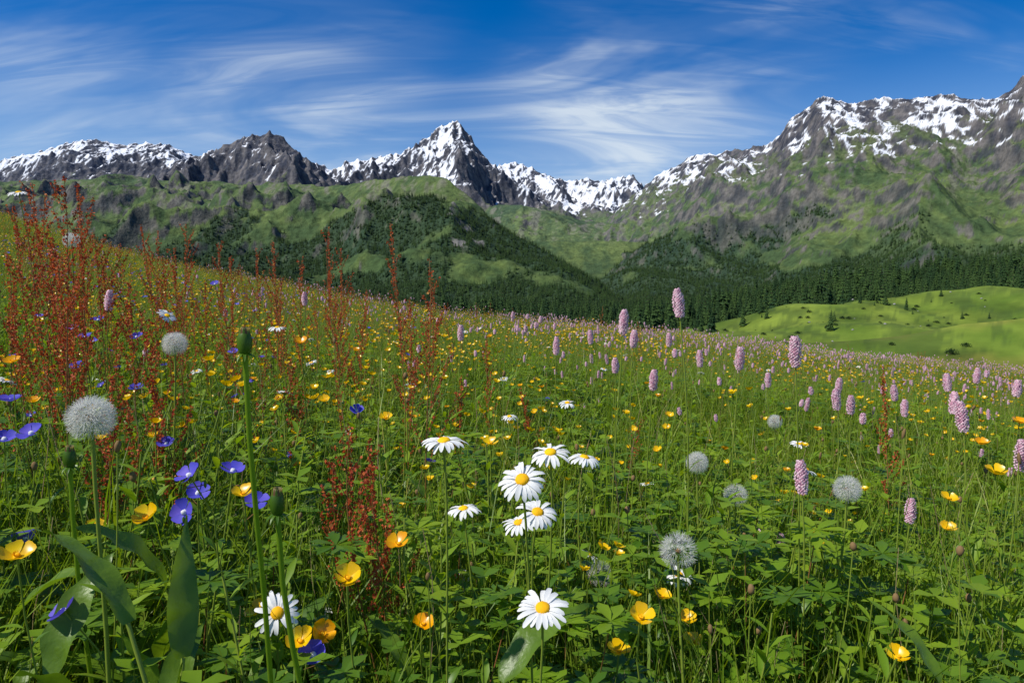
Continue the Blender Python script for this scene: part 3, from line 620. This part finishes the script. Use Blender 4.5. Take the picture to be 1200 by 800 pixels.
for px,py,d,sp in [(75,205,1.25,1.3),(52,225,1.5,1),(30,250,1.3,1),(458,262,1.7,.7),(150,330,1.5,1),(165,375,1.2,1),(410,500,.9,1.1),(432,515,.95,1.),(390,540,1.05,.9),(506,330,2.2,1.2),(455,585,1.0,.8),(385,320,2.4,1),(355,300,2.5,.9),(300,290,2.6,.9),(270,300,2.6,1),(218,262,2.4,1),(165,262,2.3,1),(330,330,2.8,1),
  (130,440,1.1,1),(178,440,1.2,.9),(150,480,1.15,.8),(10,300,1.5,1),(95,245,1.8,1),(120,300,2,1),(190,300,2.2,1),(240,330,2.4,1),(340,420,1.6,.9),(610,455,2.2,.9),(540,440,2,.9),(1035,430,1.7,.6),(570,395,2.2,.8),(385,265,2.2,.7),
  (15,240,1.7,1.),(62,280,1.4,1.1),(140,285,1.8,1.1),(205,290,1.9,1.),(255,285,2.2,1.),(400,290,2.5,1.),(430,340,2.2,.9),(480,350,2.4,.9),(38,215,1.6,1.1),(90,215,1.7,1.1),(110,270,1.7,1.1),(185,270,2.1,1.),(320,282,2.3,1.),(15,350,1.3,1.),(85,340,1.4,1.)]:
    place('sorrel_plant',lambda m,b,h:sorrel(m,b,h,16,1.1,sp,.0027),px,py,d,.06)
for px,py,d in [(325,600,.6),(287,412,.62),(82,545,.75)]:
    place('dandelion_bud',closedbud,px,py,d,.05)
for px,py,d in [(1125,645,.8),(735,597,1.1),(1000,640,.9),(880,690,.8),(1050,700,.9),(475,440,1.3),(695,600,1.2),(1125,585,1.3),(640,600,1.3),(742,560,1.4),(845,600,1.5),(1135,700,1)]:
    place('ribwort_plantain',lambda m,b,h:ribwort(m,b,h,.0045,.0065),px,py,d)
def dockplant(az,L,W,up,dr,roll=0):
    def f(m,b,h):
        h=Vector(h)
        for k in range(4):
            a=az+k*1.7+R(-.3,.3) if k else az; top=h*(1 if k==0 else R(.55,.85)); top=top+Vector((R(-.03,.03),R(-.03,.03),0))*(k>0)
            tube(m,curve(b,top,4,.02,(math.cos(a)*.6,math.sin(a)*.6,.8)),.0022,STR if k%2 else ST,5)
            leaf(m,top,a,L*(1 if k==0 else R(.6,.9)),W*.85*(1 if k==0 else R(.7,.95)),up,dr,DK,22,.35,.7,roll,.07)
    return f
for px,py,d,az,L,W,up,dr,roll in [(150,730,.62,2.7,.16,.045,.9,.9,.3),(215,770,.66,1.9,.14,.04,1.3,.3,.5),(195,690,.85,-2.3,.15,.04,1.2,.8,-.4),(60,790,.66,1.2,.13,.04,1.2,.6,.3),(20,720,.75,.3,.13,.035,.9,1.2,0),
   (590,800,.72,.6,.14,.04,.9,1.,.2),(480,800,.85,2.4,.13,.035,1,1,.2),(1000,830,.95,1.4,.13,.03,1.1,.9,.2),(1100,800,.8,2.,.13,.035,1,1,.2)]:
    place('dock_plant',dockplant(az,L,W,up,dr,roll),px,py,d,.04)
# ------------------------------------------------------------------ light
sd=Vector((-.70,-.34,.98)).normalized()
sun=bpy.data.lights.new('sun','SUN'); sun.energy=5.0; sun.angle=math.radians(.5); sun.color=(1,.955,.87)
so=bpy.data.objects.new('sun',sun); so.rotation_euler=sd.to_track_quat('Z','Y').to_euler(); scene.collection.objects.link(so)
w_=bpy.data.worlds.new('World'); scene.world=w_; w_.use_nodes=True; N=w_.node_tree.nodes; L=w_.node_tree.links; N.clear()
out=N.new('ShaderNodeOutputWorld'); bg=N.new('ShaderNodeBackground'); bg.inputs[1].default_value=.12
sky=N.new('ShaderNodeTexSky'); sky.sky_type='NISHITA'; sky.sun_disc=False; sky.sun_elevation=math.asin(sd.z); sky.sun_rotation=math.atan2(sd.x,sd.y)
sky.altitude=1500; sky.air_density=1.05; sky.dust_density=.15; sky.ozone_density=3
gm=N.new('ShaderNodeHueSaturation'); gm.inputs['Saturation'].default_value=1.45; gm.inputs['Value'].default_value=1.0; gm.inputs['Hue'].default_value=.51; L.new(sky.outputs[0],gm.inputs['Color'])
tc=N.new('ShaderNodeTexCoord'); sp=N.new('ShaderNodeSeparateXYZ'); L.new(tc.outputs['Generated'],sp.inputs[0])
def mth(op,a,b=None,c=None):
    n=N.new('ShaderNodeMath'); n.operation=op
    for i,v in enumerate((a,b,c)):
        if v is None: continue
        if isinstance(v,(int,float)): n.inputs[i].default_value=v
        else: L.new(v,n.inputs[i])
    return n.outputs[0]
zz=mth('MAXIMUM',mth('ADD',sp.outputs[2],.3),.05)
cx=mth('DIVIDE',sp.outputs[0],zz); cy=mth('DIVIDE',sp.outputs[1],zz)
cb=N.new('ShaderNodeCombineXYZ'); L.new(cx,cb.inputs[0]); L.new(cy,cb.inputs[1])
def cnoise(rot,sc,scale,det,dist,loc=(0,0,0)):
    mp=N.new('ShaderNodeMapping'); mp.inputs['Rotation'].default_value=(0,0,rot); mp.inputs['Scale'].default_value=sc; mp.inputs['Location'].default_value=loc
    L.new(cb.outputs[0],mp.inputs[0]); n=N.new('ShaderNodeTexNoise'); n.noise_dimensions='2D'; n.inputs['Scale'].default_value=scale; n.inputs['Detail'].default_value=det; n.inputs['Roughness'].default_value=.58; n.inputs['Distortion'].default_value=dist
    L.new(mp.outputs[0],n.inputs[0]); return n.outputs['Fac']
stk=cnoise(-1.0,(.8,1.9,1),1.6,4,.7); fine=cnoise(-.85,(.7,4.2,1),2.8,5,.7)
def mr(v,a,b,c=0,d=1):
    n=N.new('ShaderNodeMapRange'); n.interpolation_type='SMOOTHSTEP'; L.new(v,n.inputs[0]); n.inputs[1].default_value=a;n.inputs[2].default_value=b;n.inputs[3].default_value=c;n.inputs[4].default_value=d; return n.outputs[0]
cl=mth('MULTIPLY',mr(stk,.5,.75),mr(fine,.35,.7,.1,1))
def lobe(px,py,r0,r1,amt):
    s,t_=bearing(px,py); d=Vector((s,1,t_)).normalized(); n=N.new('ShaderNodeVectorMath'); n.operation='DISTANCE'; L.new(tc.outputs['Generated'],n.inputs[0]); n.inputs[1].default_value=d
    return mr(n.outputs['Value'],r0,r1,amt,0)
lb=mth('ADD',lobe(700,185,0,.24,.9),mth('ADD',lobe(350,130,0,.3,.45),mth('ADD',lobe(60,115,0,.16,.35),lobe(880,110,0,.16,.22))))
cl2=mth('MULTIPLY',lb,mth('MULTIPLY',mr(stk,.33,.62,.18,1),mr(fine,.3,.65,.4,1)))
clt=mth('MINIMUM',mth('ADD',mth('MULTIPLY',cl,.18),cl2),.8)
hzf=mr(sp.outputs[2],.1,.33,.5,0)
mh=N.new('ShaderNodeMixRGB'); L.new(hzf,mh.inputs[0]); L.new(gm.outputs[0],mh.inputs[1]); mh.inputs[2].default_value=(3.3,4.8,6.7,1)
mx=N.new('ShaderNodeMixRGB'); L.new(clt,mx.inputs[0]); L.new(mh.outputs[0],mx.inputs[1]); mx.inputs[2].default_value=(6.2,6.9,7.5,1)
L.new(mx.outputs[0],bg.inputs[0]); L.new(bg.outputs[0],out.inputs[0])
